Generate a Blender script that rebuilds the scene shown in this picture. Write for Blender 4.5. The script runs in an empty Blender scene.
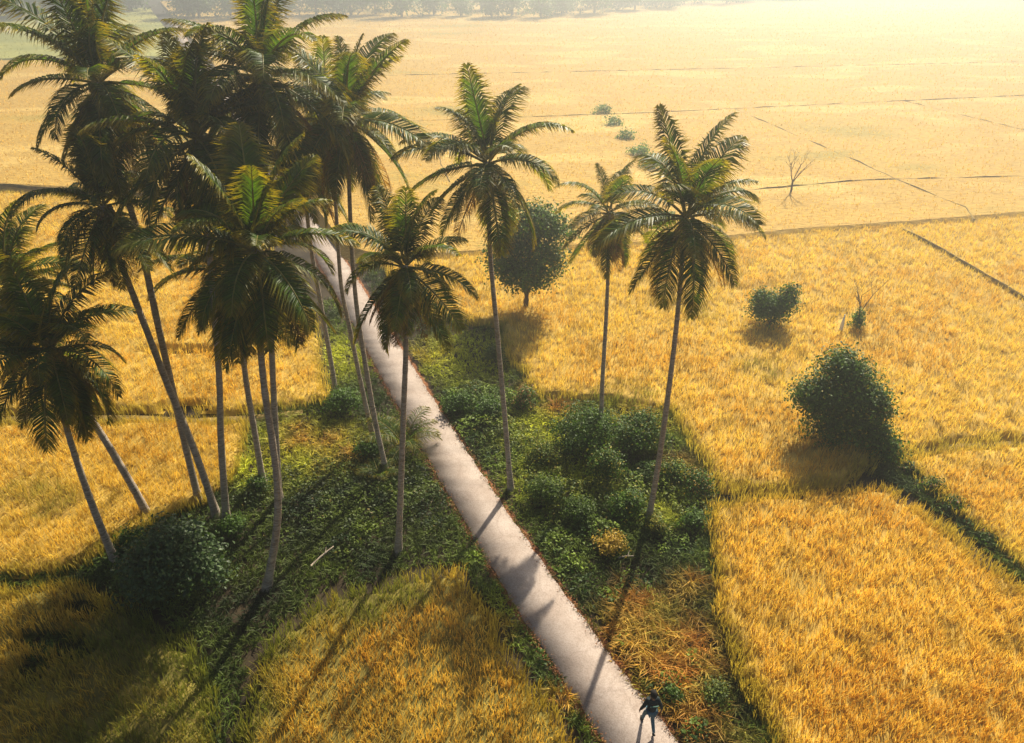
import bpy, math, random
import numpy as np
from mathutils import Vector, Matrix
from mathutils.geometry import tessellate_polygon

random.seed(7)
rng = np.random.default_rng(7)
R = math.radians
sc = bpy.context.scene
col = sc.collection

# ------------------------------------------------------------------ camera
CH, PITCH, F = 17.0, R(31.6), 683.0
cam = bpy.data.cameras.new('camera'); camo = bpy.data.objects.new('camera', cam); col.objects.link(camo)
camo.location = (0, 0, CH); camo.rotation_euler = (R(90) - PITCH, 0, 0)
cam.sensor_width = 36; cam.lens = F / 1024 * 36; cam.clip_start = .1; cam.clip_end = 5000
sc.camera = camo
cp, sp = math.cos(PITCH), math.sin(PITCH)

def ray(px, py):
    u = (px - 512) / F; v = (371.5 - py) / F
    return u, cp + v * sp, -sp + v * cp

def at(px, py, z=0.0):
    """ground position (height z) seen at a place of the photograph"""
    a, b, c = ray(px, py); t = (z - CH) / c
    return Vector((a * t, b * t, z))

def at_y(px, py, Y):
    a, b, c = ray(px, py); t = Y / b
    return Vector((a * t, Y, CH + c * t))

# ------------------------------------------------------------------ render / light
SUN_AZ, SUN_EL = R(22.6), R(38.5)
sc.view_settings.view_transform = 'Standard'; sc.view_settings.look = 'None'
sc.view_settings.exposure = 1.08; sc.view_settings.gamma = 1; sc.view_settings.use_curve_mapping = False
w = bpy.data.worlds.new('World'); sc.world = w; w.use_nodes = True
nt = w.node_tree; bg = nt.nodes['Background']
sky = nt.nodes.new('ShaderNodeTexSky'); sky.sky_type = 'NISHITA'; sky.sun_disc = False
sky.sun_elevation = SUN_EL; sky.sun_rotation = SUN_AZ; sky.dust_density = 3; sky.air_density = 1.2
nt.links.new(sky.outputs[0], bg.inputs[0]); bg.inputs[1].default_value = 0.045
sl = bpy.data.lights.new('sun', 'SUN'); so = bpy.data.objects.new('sun', sl); col.objects.link(so)
sl.energy = 4.9; sl.angle = R(0.6); sl.color = (1.0, .9, .7)
sdir = Vector((math.sin(SUN_AZ) * math.cos(SUN_EL), math.cos(SUN_AZ) * math.cos(SUN_EL), math.sin(SUN_EL)))
so.rotation_euler = sdir.to_track_quat('Z', 'Y').to_euler(); so.location = (40, 80, 80)
sc.cycles.max_bounces = 5; sc.cycles.transparent_max_bounces = 8; sc.cycles.volume_bounces = 0
sc.cycles.use_denoising = True

# ------------------------------------------------------------------ materials
def nodes(m):
    m.use_nodes = True; t = m.node_tree; t.nodes.clear(); return t, t.nodes, t.links

def N(t, kind, **kw):
    n = t.nodes.new(kind)
    for k, v in kw.items(): setattr(n, k, v)
    return n

def ramp(t, stops):
    r = t.nodes.new('ShaderNodeValToRGB'); e = r.color_ramp.elements
    while len(e) < len(stops): e.new(.5)
    for k, (p, c) in enumerate(stops):
        e[k].position = p; e[k].color = (*c, 1)
    return r

def leaf_mat(name, trans=.4, rough=.45, spec=.4, tint=(1.25, 1.2, .55), var=.35):
    """thin vegetation: colour per leaf from the mesh, some light passes through"""
    m = bpy.data.materials.new(name); t, n, l = nodes(m)
    a = N(t, 'ShaderNodeAttribute', attribute_name='col')
    g = N(t, 'ShaderNodeTexCoord'); ns = N(t, 'ShaderNodeTexNoise'); ns.inputs['Scale'].default_value = 3.1
    l.new(g.outputs['Object'], ns.inputs['Vector'])
    mr = N(t, 'ShaderNodeMapRange'); mr.inputs[3].default_value = 1 - var; mr.inputs[4].default_value = 1 + var
    mr.inputs[1].default_value = .3; mr.inputs[2].default_value = .7
    l.new(ns.outputs[0], mr.inputs[0])
    mx = N(t, 'ShaderNodeVectorMath', operation='SCALE'); l.new(a.outputs['Color'], mx.inputs[0]); l.new(mr.outputs[0], mx.inputs['Scale'])
    p = N(t, 'ShaderNodeBsdfPrincipled'); l.new(mx.outputs[0], p.inputs['Base Color'])
    p.inputs['Roughness'].default_value = rough; p.inputs['Specular IOR Level'].default_value = spec
    tr = N(t, 'ShaderNodeBsdfTranslucent'); ml = N(t, 'ShaderNodeVectorMath', operation='MULTIPLY'); ml.inputs[1].default_value = tint
    l.new(mx.outputs[0], ml.inputs[0]); l.new(ml.outputs[0], tr.inputs['Color'])
    mix = N(t, 'ShaderNodeMixShader'); mix.inputs[0].default_value = trans
    l.new(p.outputs[0], mix.inputs[1]); l.new(tr.outputs[0], mix.inputs[2])
    o = N(t, 'ShaderNodeOutputMaterial'); l.new(mix.outputs[0], o.inputs[0])
    return m

def solid_mat(name, stops, scale=4, rough=.8, bump=.3, detail=6, spec=.3, stretch=(1, 1, 1), bdist=.02):
    m = bpy.data.materials.new(name); t, n, l = nodes(m)
    g = N(t, 'ShaderNodeTexCoord'); mp = N(t, 'ShaderNodeMapping'); mp.inputs['Scale'].default_value = stretch
    l.new(g.outputs['Object'], mp.inputs[0])
    ns = N(t, 'ShaderNodeTexNoise'); ns.inputs['Scale'].default_value = scale; ns.inputs['Detail'].default_value = detail
    ns.inputs['Roughness'].default_value = .6
    l.new(mp.outputs[0], ns.inputs['Vector'])
    r = ramp(t, stops); l.new(ns.outputs[0], r.inputs[0])
    p = N(t, 'ShaderNodeBsdfPrincipled'); l.new(r.outputs[0], p.inputs['Base Color'])
    p.inputs['Roughness'].default_value = rough; p.inputs['Specular IOR Level'].default_value = spec
    if bump:
        n2 = N(t, 'ShaderNodeTexNoise'); n2.inputs['Scale'].default_value = scale * 5; n2.inputs['Detail'].default_value = 4
        l.new(mp.outputs[0], n2.inputs['Vector'])
        b = N(t, 'ShaderNodeBump'); b.inputs['Strength'].default_value = bump; b.inputs['Distance'].default_value = bdist
        l.new(n2.outputs[0], b.inputs['Height']); l.new(b.outputs[0], p.inputs['Normal'])
    o = N(t, 'ShaderNodeOutputMaterial'); l.new(p.outputs[0], o.inputs[0])
    return m

M_rice = leaf_mat('ripe_rice', .4, .6, .25, (1.12, 1.06, .7), .15)
M_grass = leaf_mat('verge_grass', .35, .6, .25, (1.2, 1.2, .5), .3)
M_leaf = leaf_mat('broad_leaf', .3, .55, .22, (1.2, 1.3, .5), .3)
M_frond = leaf_mat('palm_leaflet', .42, .45, .18, (2.0, 1.85, .3), .3)
M_gloss = leaf_mat('glossy_leaf', .25, .5, .3, (1.2, 1.3, .5), .3)
M_soil = solid_mat('dry_rice_stubble', [(.3, (.26, .16, .03)), (.5, (.4, .26, .05)), (.7, (.55, .37, .08))], 1.3, .95, .6)
M_soil_green = solid_mat('green_rice_stems', [(.3, (.1, .085, .02)), (.5, (.17, .14, .03)), (.7, (.26, .2, .045))], 1.3, .95, .6)
M_ground = solid_mat('earth', [(.3, (.016, .011, .006)), (.5, (.03, .02, .01)), (.7, (.055, .038, .018))], .8, .95, .5)
M_trunk = solid_mat('palm_bark', [(.33, (.18, .14, .1)), (.5, (.38, .31, .24)), (.68, (.55, .46, .37))], 5, .85, .8, stretch=(1, 1, 5), bdist=.03)
M_wood = solid_mat('branch_bark', [(.3, (.07, .05, .035)), (.7, (.19, .14, .1))], 9, .9, .6)
M_dead = solid_mat('bleached_wood', [(.3, (.22, .17, .13)), (.7, (.4, .33, .27))], 9, .9, .4)
M_nut = solid_mat('coconut_husk', [(.3, (.16, .13, .03)), (.7, (.3, .2, .06))], 6, .5, .2)
M_white = solid_mat('white_paint', [(.3, (.72, .71, .68)), (.7, (.82, .81, .79))], 9, .5, .1)

def road_mat():
    m = bpy.data.materials.new('worn_concrete'); t, n, l = nodes(m)
    g = N(t, 'ShaderNodeTexCoord')
    a = N(t, 'ShaderNodeTexNoise'); a.inputs['Scale'].default_value = .9; a.inputs['Detail'].default_value = 8; a.inputs['Roughness'].default_value = .65
    b = N(t, 'ShaderNodeTexNoise'); b.inputs['Scale'].default_value = 26; b.inputs['Detail'].default_value = 5
    l.new(g.outputs['Object'], a.inputs[0]); l.new(g.outputs['Object'], b.inputs[0])
    r = ramp(t, [(.28, (.3, .235, .2)), (.5, (.365, .3, .265)), (.72, (.43, .36, .325))]); l.new(a.outputs[0], r.inputs[0])
    r2 = ramp(t, [(.3, (.72, .7, .68)), (.6, (1, 1, 1))]); l.new(b.outputs[0], r2.inputs[0])
    mx = N(t, 'ShaderNodeMix', data_type='RGBA', blend_type='MULTIPLY'); mx.inputs[0].default_value = 1
    l.new(r.outputs[0], mx.inputs[6]); l.new(r2.outputs[0], mx.inputs[7])
    v = N(t, 'ShaderNodeTexVoronoi', feature='DISTANCE_TO_EDGE'); v.inputs['Scale'].default_value = .55
    nz = N(t, 'ShaderNodeVectorMath', operation='ADD'); l.new(g.outputs['Object'], nz.inputs[0]); l.new(a.outputs[1], nz.inputs[1])
    l.new(nz.outputs[0], v.inputs['Vector'])
    r3 = ramp(t, [(0, (.55, .5, .48)), (.008, (.75, .72, .7)), (.02, (1, 1, 1))]); l.new(v.outputs[0], r3.inputs[0])
    m2 = N(t, 'ShaderNodeMix', data_type='RGBA', blend_type='MULTIPLY'); m2.inputs[0].default_value = .35
    l.new(mx.outputs[2], m2.inputs[6]); l.new(r3.outputs[0], m2.inputs[7])
    p = N(t, 'ShaderNodeBsdfPrincipled'); p.inputs['Roughness'].default_value = .85; p.inputs['Specular IOR Level'].default_value = .2; l.new(m2.outputs[2], p.inputs['Base Color'])
    bp = N(t, 'ShaderNodeBump'); bp.inputs['Strength'].default_value = .35; bp.inputs['Distance'].default_value = .01
    l.new(b.outputs[0], bp.inputs['Height']); l.new(bp.outputs[0], p.inputs['Normal'])
    o = N(t, 'ShaderNodeOutputMaterial'); l.new(p.outputs[0], o.inputs[0])
    return m
M_road = road_mat()

def field_mat():
    """closed canopy of ripe rice seen from afar"""
    m = bpy.data.materials.new('rice_canopy'); t, n, l = nodes(m)
    g = N(t, 'ShaderNodeTexCoord'); mp = N(t, 'ShaderNodeMapping'); mp.inputs['Scale'].default_value = (1, 2.2, 1)
    l.new(g.outputs['Object'], mp.inputs[0])
    a = N(t, 'ShaderNodeTexNoise'); a.inputs['Scale'].default_value = .045; a.inputs['Detail'].default_value = 7
    b = N(t, 'ShaderNodeTexNoise'); b.inputs['Scale'].default_value = 1.5; b.inputs['Detail'].default_value = 5; b.inputs['Roughness'].default_value = .7
    l.new(mp.outputs[0], a.inputs[0]); l.new(mp.outputs[0], b.inputs[0])
    r = ramp(t, [(.3, (.4, .3, .06)), (.42, (.58, .37, .08)), (.52, (.52, .33, .075)), (.6, (.68, .47, .14)), (.72, (.46, .36, .07))]); l.new(a.outputs[0], r.inputs[0])
    r2 = ramp(t, [(.25, (.42, .36, .3)), (.5, (.85, .83, .8)), (.7, (1, 1, 1))]); l.new(b.outputs[0], r2.inputs[0])
    mx = N(t, 'ShaderNodeMix', data_type='RGBA', blend_type='MULTIPLY'); mx.inputs[0].default_value = 1
    l.new(r.outputs[0], mx.inputs[6]); l.new(r2.outputs[0], mx.inputs[7])
    p = N(t, 'ShaderNodeBsdfPrincipled'); p.inputs['Roughness'].default_value = .9; p.inputs['Specular IOR Level'].default_value = .2
    l.new(mx.outputs[2], p.inputs['Base Color'])
    bp = N(t, 'ShaderNodeBump'); bp.inputs['Strength'].default_value = .9; bp.inputs['Distance'].default_value = .15
    l.new(b.outputs[0], bp.inputs['Height']); l.new(bp.outputs[0], p.inputs['Normal'])
    o = N(t, 'ShaderNodeOutputMaterial'); l.new(p.outputs[0], o.inputs[0])
    return m
M_canopy = field_mat()

# ------------------------------------------------------------------ mesh helpers
def mesh_tris(name, V, T, C=None, mats=(), mi=None):
    V = np.ascontiguousarray(V, dtype=np.float32); T = np.ascontiguousarray(T, dtype=np.int32)
    me = bpy.data.meshes.new(name)
    me.vertices.add(len(V)); me.vertices.foreach_set('co', V.ravel())
    me.loops.add(T.size); me.loops.foreach_set('vertex_index', T.ravel())
    me.polygons.add(len(T)); me.polygons.foreach_set('loop_start', np.arange(0, T.size, 3, dtype=np.int32))
    me.polygons.foreach_set('loop_total', np.full(len(T), 3, dtype=np.int32))
    for m in mats: me.materials.append(m)
    if mi is not None: me.polygons.foreach_set('material_index', np.ascontiguousarray(mi, dtype=np.int32))
    if C is not None:
        a = me.color_attributes.new('col', 'FLOAT_COLOR', 'POINT')
        C4 = np.ones((len(V), 4), dtype=np.float32); C4[:, :3] = C; a.data.foreach_set('color', C4.ravel())
    me.update(calc_edges=True); me.validate()
    return me

def link(name, me, parent=None):
    o = bpy.data.objects.new(name, me); col.objects.link(o)
    if parent is not None: o.parent = parent
    return o

def thing(o, label=None, cat=None, group=None, kind=None):
    if label: o['label'] = label
    if cat: o['category'] = cat
    if group: o['group'] = group
    if kind: o['kind'] = kind
    return o

def empty(name, loc, rz=0):
    o = bpy.data.objects.new(name, None); col.objects.link(o); o.location = loc; o.rotation_euler = (0, 0, rz)
    o.empty_display_size = .2
    return o

class Acc:
    """collects pieces into one triangle mesh"""
    def __init__(s): s.V = []; s.T = []; s.C = []; s.M = []; s.n = 0
    def add(s, V, T, C, mi=0):
        V = np.asarray(V, float).reshape(-1, 3); T = np.asarray(T, int).reshape(-1, 3)
        s.V.append(V); s.T.append(T + s.n); s.C.append(np.broadcast_to(np.asarray(C, float), V.shape)); s.M.append(np.full(len(T), mi)); s.n += len(V)
    def mesh(s, name, mats):
        return mesh_tris(name, np.concatenate(s.V), np.concatenate(s.T), np.concatenate(s.C), mats, np.concatenate(s.M))

def tube(pts, rad, seg=8, cap=True):
    pts = [Vector(p) for p in pts]; V = []; T = []
    up = Vector((0, 1, 0)) if abs((pts[-1] - pts[0]).normalized().y) < .9 else Vector((1, 0, 0))
    for i, p in enumerate(pts):
        d = (pts[min(i + 1, len(pts) - 1)] - pts[max(i - 1, 0)]).normalized()
        a = d.cross(up).normalized(); b = a.cross(d)
        for k in range(seg):
            an = 2 * math.pi * k / seg
            V.append(p + (a * math.cos(an) + b * math.sin(an)) * rad[i])
    for i in range(len(pts) - 1):
        for k in range(seg):
            q = i * seg + k; r_ = i * seg + (k + 1) % seg
            T += [(q, r_, q + seg), (r_, r_ + seg, q + seg)]
    if cap:
        for base, c in ((0, pts[0]), ((len(pts) - 1) * seg, pts[-1])):
            V.append(c); ci = len(V) - 1
            for k in range(seg): T.append((base + k, base + (k + 1) % seg, ci))
    return np.array([tuple(v) for v in V]), np.array(T)

def spline(pts, n):
    """Catmull-Rom through the points"""
    P = [Vector(p) for p in pts]; P = [P[0] * 2 - P[1]] + P + [P[-1] * 2 - P[-2]]
    out = []; m = len(P) - 3
    for j in range(n + 1):
        t = j / n * m; i = min(int(t), m - 1); u = t - i
        a, b, c, d = P[i:i + 4]
        out.append(.5 * ((2 * b) + (c - a) * u + (2 * a - 5 * b + 4 * c - d) * u * u + (3 * b - a - 3 * c + d) * u ** 3))
    return out

_lat = np.random.default_rng(99).random((256, 256))
def vn(x, y, s, seed=0):
    x = np.asarray(x) / s + seed * 17.3; y = np.asarray(y) / s + seed * 9.1
    i = np.floor(x).astype(int); j = np.floor(y).astype(int); u = x - i; v = y - j
    u = u * u * (3 - 2 * u); v = v * v * (3 - 2 * v)
    g = lambda a, b: _lat[a % 256, b % 256]
    return (g(i, j) * (1 - u) + g(i + 1, j) * u) * (1 - v) + (g(i, j + 1) * (1 - u) + g(i + 1, j + 1) * u) * v
def fbm(x, y, s, seed=0):
    return (vn(x, y, s, seed) + .5 * vn(x, y, s / 2.1, seed + 1) + .25 * vn(x, y, s / 4.3, seed + 2)) / 1.75

def inside(x, y, poly):
    r = np.zeros(len(x), bool); n = len(poly)
    for i in range(n):
        x1, y1 = poly[i]; x2, y2 = poly[(i + 1) % n]
        if y1 == y2: continue
        c = ((y1 > y) != (y2 > y)) & (x < (x2 - x1) * (y - y1) / (y2 - y1) + x1)
        r ^= c
    return r
def segdist(x, y, pts, closed=False):
    d = np.full(len(x), 1e9); n = len(pts)
    for i in range(n if closed else n - 1):
        ax, ay = pts[i]; bx, by = pts[(i + 1) % n]; dx, dy = bx - ax, by - ay; L = dx * dx + dy * dy + 1e-9
        t = np.clip(((x - ax) * dx + (y - ay) * dy) / L, 0, 1)
        d = np.minimum(d, np.hypot(x - ax - t * dx, y - ay - t * dy))
    return d
def warp(x, y):
    return x + .5 * (fbm(x, y, 1.1, 71) - .5) * 1.6, y + .5 * (fbm(x, y, 1.1, 73) - .5) * 1.6
def poly_px(pts, z): return [tuple(at(a, b, z)[:2]) for a, b in pts]

def blades(P, H, W, lean, az, droop, C, Ctip=None):
    """P base (n,3); bent tapering blades, five vertices each"""
    n = len(P); dx, dy = np.cos(az), np.sin(az)
    fa = rng.random(n) * np.pi; sx, sy = np.cos(fa), np.sin(fa)
    mid = P + np.stack([dx * lean * H * .45, dy * lean * H * .45, H * .62], 1)
    tip = P + np.stack([dx * (lean + droop) * H, dy * (lean + droop) * H, H * (1 - .35 * droop)], 1)
    s = np.stack([sx * W / 2, sy * W / 2, np.zeros(n)], 1)
    V = np.stack([P - s * .6, P + s * .6, mid - s, mid + s, tip], 1).reshape(-1, 3)
    b = np.arange(n)[:, None] * 5
    T = np.concatenate([b + [0, 1, 2], b + [1, 3, 2], b + [2, 3, 4]], 0)
    if Ctip is None: Ctip = C
    CC = np.stack([C, C, (C + Ctip) / 2, (C + Ctip) / 2, Ctip], 1).reshape(-1, 3)
    return V, T, CC

def leaves(P, Nn, S, C, asp=.55):
    """pointed leaves folded along the midrib, four vertices each"""
    n = len(P); Nn = Nn / (np.linalg.norm(Nn, axis=1, keepdims=True) + 1e-9)
    r = rng.normal(size=(n, 3)); r[:, 2] -= .5
    a = r - (r * Nn).sum(1, keepdims=True) * Nn; a /= np.linalg.norm(a, axis=1, keepdims=True) + 1e-9
    b = np.cross(Nn, a); S = S[:, None]
    V = np.stack([P - a * S * .5, P - b * S * asp * .5 + Nn * S * .1 - a * S * .05, P + b * S * asp * .5 + Nn * S * .1 - a * S * .05, P + a * S * .5 - Nn * S * .1], 1).reshape(-1, 3)
    q = np.arange(n)[:, None] * 4
    T = np.concatenate([q + [0, 2, 1], q + [1, 2, 3]], 0)
    return V, T, np.repeat(C, 4, 0)

def mixc(a, b, t):
    t = np.clip(np.asarray(t), 0, 1)[..., None]; return np.asarray(a) * (1 - t) + np.asarray(b) * t

# ------------------------------------------------------------------ layout (outlines read on the ground)
BUNDS = [   # low earth banks between the far fields
    [(380, 122), (640, 113), (900, 101), (1100, 92)],
    [(360, 76), (700, 69), (1100, 60)],
    [(905, 101), (1024, 130)],
    [(735, 109), (850, 158)],
    [(690, 240), (800, 229), (905, 222), (1100, 206), (1300, 192)],
    [(905, 228), (960, 258), (1024, 295), (1200, 385)],
    [(640, 196), (740, 191), (860, 180), (1024, 176), (1300, 168)],
    [(850, 158), (905, 183), (965, 207), (975, 219)],
    [(0, 184), (40, 187), (120, 192), (210, 196)],
    [(428, 138), (440, 160), (449, 182)],
    [(690, 238), (716, 268), (744, 310)],
    [(885, 443), (950, 437), (1024, 434), (1200, 428)],
    [(-60, 412), (60, 409), (130, 409), (190, 411), (246, 409), (300, 404)],
]
BW = [poly_px(b, .62) for b in BUNDS]

FIELDS = dict(
    A=[(228, 743), (236, 690), (262, 628), (310, 594), (380, 576), (432, 562), (458, 560), (480, 588), (520, 650), (552, 700), (583, 743), (700, 950), (215, 950)],
    B=[(-260, 575), (0, 577), (62, 577), (100, 588), (135, 600), (180, 622), (207, 655), (217, 700), (216, 743), (200, 950), (-500, 950)],
    C=[(-260, 414), (60, 412), (246, 413), (243, 440), (232, 470), (205, 492), (165, 512), (120, 534), (84, 556), (30, 566), (-260, 566)],
    D=[(-700, 192), (0, 188), (120, 194), (240, 200), (292, 270), (312, 305), (322, 345), (328, 396), (296, 402), (246, 406), (60, 407), (-400, 408)],
    E=[(707, 492), (780, 489), (858, 482), (892, 480), (925, 504), (966, 534), (1024, 578), (1300, 760), (1300, 980), (900, 980), (775, 743), (740, 672), (715, 598), (705, 540)],
    F=[(376, 258), (400, 286), (425, 312), (470, 317), (500, 320), (508, 350), (540, 390), (600, 396), (672, 406), (690, 440), (716, 486), (800, 484), (868, 474), (884, 447), (950, 438), (1024, 435), (1700, 425), (1500, 176), (1300, 189), (1100, 203), (905, 219), (800, 226), (690, 237), (520, 245)],
    G=[(897, 446), (950, 440), (1024, 437), (1700, 428), (1700, 700), (1150, 640), (1024, 556), (960, 508), (925, 482)],
)
ROAD_L = [(602, 743), (560, 668), (511, 595), (476, 548), (445, 485), (420, 446), (385, 380), (362, 341), (342, 301), (322, 267), (190, 64), (168, 22)]
ROAD_R = [(675, 741), (612, 656), (574, 599), (480, 480), (445, 418), (422, 380), (409, 362), (379, 318), (359, 281), (340, 256), (206, 64), (181, 22)]
def edge_fn(px):
    P = sorted([at(a, b, .05)[:2] for a, b in px], key=lambda p: p[1])
    X = np.array([p[0] for p in P]); Y = np.array([p[1] for p in P])
    k = np.polyfit(np.sqrt(Y), X, 4)
    near = np.polyfit(Y[:4], X[:4], 1)
    def f(y):
        y = np.asarray(y, float); v = np.polyval(k, np.sqrt(np.maximum(y, Y[0])))
        return np.where(y < Y[0], v + near[0] * (y - Y[0]), v)
    return f, Y[0], Y[-1]
fL, y0, y1 = edge_fn(ROAD_L); fR, _, _ = edge_fn(ROAD_R)
def cx(y): return (fL(y) + fR(y)) / 2
def hw(y): return .5 * np.clip((fR(y) - fL(y)), 1.75, 2.5)

def on_road(x, y, m=0): return np.abs(x - cx(y)) < hw(y) + m

# ------------------------------------------------------------------ ground, road
GX = np.linspace(-600, 600, 61); GY = np.linspace(-200, 1000, 61)
gx, gy = np.meshgrid(GX, GY); V = np.stack([gx.ravel(), gy.ravel(), np.zeros(gx.size)], 1)
q = (np.arange(60)[:, None] * 61 + np.arange(60)).ravel()
T = np.concatenate([np.stack([q, q + 1, q + 62], 1), np.stack([q, q + 62, q + 61], 1)])
thing(link('ground', mesh_tris('ground', V, T, None, [M_ground])), kind='structure')

def ribbon(name, ys, half, z0, z1, mat, kind='structure', rough=0.0):
    V = []; T = []
    for i, y in enumerate(ys):
        c = float(cx(y)); h = float(half(y)); ja, jb = (random.uniform(-rough, rough) for _ in range(2))
        V += [(c - h - ja, y, z0), (c - h - ja, y, z1), (c + h + jb, y, z1), (c + h + jb, y, z0)]
    for i in range(len(ys) - 1):
        for k in range(3):
            a = i * 4 + k; T += [(a, a + 1, a + 5), (a, a + 5, a + 4)]
    o = link(name, mesh_tris(name, np.array(V), np.array(T), None, [mat])); thing(o, kind=kind); return o
M_dirt = solid_mat('red_dirt', [(.3, (.1, .04, .018)), (.5, (.2, .075, .03)), (.7, (.32, .15, .06))], 5, .95, .6)
ys = np.concatenate([np.arange(2, 60, .25), np.arange(60, 330, 3)])
ribbon('road', ys, hw, 0, .06, M_road, rough=.05)
ribbon('dirt_path_margin', ys + .01, lambda y: hw(y) + .17, .004, .02, M_dirt, rough=.07)

# ------------------------------------------------------------------ rice fields
GOLD = np.array((.82, .58, .11)); AMBER = np.array((.7, .44, .07)); PALE = np.array((.9, .7, .2))
GREEN = np.array((.17, .2, .03)); YGREEN = np.array((.46, .40, .06)); BROWN = np.array((.22, .1, .02))

def scatter(poly, rho, ymin=4, ymax=400, excl=None, fov=True):
    """points in a polygon with density rho(distance), thinned outside the view's reach"""
    xs = [p[0] for p in poly]; yy = [p[1] for p in poly]
    X, Y = [], []
    lo, hi = max(min(yy), ymin), min(max(yy), ymax)
    y = lo
    while y < hi:
        s = max(1.0, y * .12); e = min(y + s, hi); wv = (y + 17) * .95 + 4
        a, b = max(min(xs), -wv), min(max(xs), wv)
        if b > a:
            n = int((b - a) * (e - y) * rho(math.hypot(y, CH)))
            X.append(rng.uniform(a, b, n)); Y.append(rng.uniform(y, e, n))
        y = e
    x = np.concatenate(X); y = np.concatenate(Y)
    k = inside(*warp(x, y), poly)
    for b in BW[:4] + BW[6:11]: k &= segdist(x, y, b) > .12
    k &= segdist(x, y, BW[5]) > .06
    k &= ~on_road(x, y, -.05)
    if excl is not None: k &= ~excl(x, y)
    return x[k], y[k]

def holes(lst):
    """bare or lodged spots inside a field, (px, py, rx, ry) in metres around a spot"""
    H = [(at(a, b, .3), rx, ry) for a, b, rx, ry in lst]
    def f(x, y, grow=0):
        r = np.zeros(len(x), bool); wob = .55 * (fbm(x, y, .8, 5) - .5)
        for p, rx, ry in H: r |= np.hypot((x - p.x) / rx, (y - p.y) / ry) + wob < 1 + grow * 2
        return r
    return f

def rice(key, name, label, green_fn=None, excl=None, dens=1.0, tone=1.0, cell=.2, ymax=400, slab=True, hgt=.72):
    poly = poly_px(FIELDS[key], .62)
    acc = Acc()
    x, y = scatter(poly, lambda d: dens * 90 * min(1, (19.0 / d)) ** 1.6, ymax=ymax, excl=excl)
    n = len(x); d = np.hypot(y, CH); ed = segdist(*warp(x, y), poly, True)
    edge = np.clip(1 - ed / .9, 0, 1)
    big = fbm(x, y, 5.0, 3); mid = fbm(x, y, 1.3, 4)
    g = green_fn(x, y) if green_fn else np.zeros(n)
    nb = 4
    sc_ = (.8 + .35 * rng.random(n)) * np.clip(d / 30, 1, 3) ** .4
    base = mixc(GOLD, AMBER, np.clip((mid - .5) * 4 + (big - .5) * 5, 0, 1) * .95)
    base = base * (1 - .5 * np.clip((fbm(x, y, .7, 44) - .6) * 6, 0, 1))[:, None]
    base = mixc(base, PALE, np.clip((rng.random(n) - .62) * 2.2, 0, 1) * .8)
    base = mixc(base, BROWN, np.clip((rng.random(n) - .86) * 5, 0, 1) * .6)
    base = mixc(base, YGREEN, np.clip(edge * 1.1 * (.4 + mid) - .1, 0, .8))
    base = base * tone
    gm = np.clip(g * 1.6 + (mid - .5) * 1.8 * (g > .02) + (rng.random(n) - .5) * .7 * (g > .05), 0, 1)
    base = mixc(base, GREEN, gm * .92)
    hh = hgt * (.9 + .24 * (fbm(x, y, 1.0, 8) - .5) + .12 * (rng.random(n) - .5)) * (1 - .12 * edge)
    for k in range(nb):
        a = rng.random(n) * 2 * np.pi; r = .05 + .06 * rng.random(n)
        z0 = hh * (.30 if slab else 0) * (1 - edge * .9)
        P = np.stack([x + np.cos(a) * r * sc_, y + np.sin(a) * r * sc_, z0], 1)
        H = (hh - z0) * (1.0 + .22 * (rng.random(n) - .35))
        Cb = base * (.8 + .35 * rng.random(n))[:, None]
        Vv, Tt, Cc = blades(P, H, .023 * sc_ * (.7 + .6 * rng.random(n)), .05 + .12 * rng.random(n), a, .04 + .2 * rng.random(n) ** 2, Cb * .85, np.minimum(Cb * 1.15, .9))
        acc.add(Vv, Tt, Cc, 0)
    # closed layer of stems and leaves under the heads
    xs = [p[0] for p in poly]; yy = [p[1] for p in poly]
    if slab:
        gx_ = np.arange(max(min(xs), -90), min(max(xs), 90), cell); gy_ = np.arange(max(min(yy), 3), min(max(yy), 66), cell)
        cxx, cyy = np.meshgrid(gx_[:-1] + cell / 2, gy_[:-1] + cell / 2); ok = inside(*warp(cxx.ravel(), cyy.ravel()), poly)
        ok &= segdist(*warp(cxx.ravel(), cyy.ravel()), poly, True) > .12 + cell * .5
        ok &= np.abs(cxx.ravel()) < (cyy.ravel() + 17) * .95 + 4
        if excl is not None: ok &= ~excl(cxx.ravel(), cyy.ravel(), .12)
        nx = len(gx_); idx = np.nonzero(ok)[0]; j, i = idx // (nx - 1), idx % (nx - 1)
        vid = j * nx + i
        GXX, GYY = np.meshgrid(gx_, gy_); gx1, gy1 = GXX.ravel(), GYY.ravel()
        z = .36 * hgt / .72 + .16 * (fbm(gx1, gy1, 1.0, 8) - .5)
        cnt = np.zeros(len(gx1)); np.add.at(cnt, np.concatenate([vid, vid + 1, vid + nx, vid + nx + 1]), 1)
        z = np.where(cnt < 4, .03, z)
        T_ = np.concatenate([np.stack([vid, vid + 1, vid + nx + 1], 1), np.stack([vid, vid + nx + 1, vid + nx], 1)])
        used, inv = np.unique(T_, return_inverse=True)
        acc.add(np.stack([gx1, gy1, z], 1)[used], inv.reshape(-1, 3), (.3, .16, .03), 1)
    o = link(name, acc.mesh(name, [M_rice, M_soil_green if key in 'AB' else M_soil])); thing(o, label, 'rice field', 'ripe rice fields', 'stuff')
    print('rice', key, n)
    return o

def blobs(lst):
    P = [(at(a, b, .5), r, s) for a, b, r, s in lst]
    def f(x, y):
        v = np.zeros(len(x))
        for p, r, s in P: v = np.maximum(v, s * np.clip(1.25 - np.hypot(x - p.x, y - p.y) / r, 0, 1))
        return v
    return f

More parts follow.
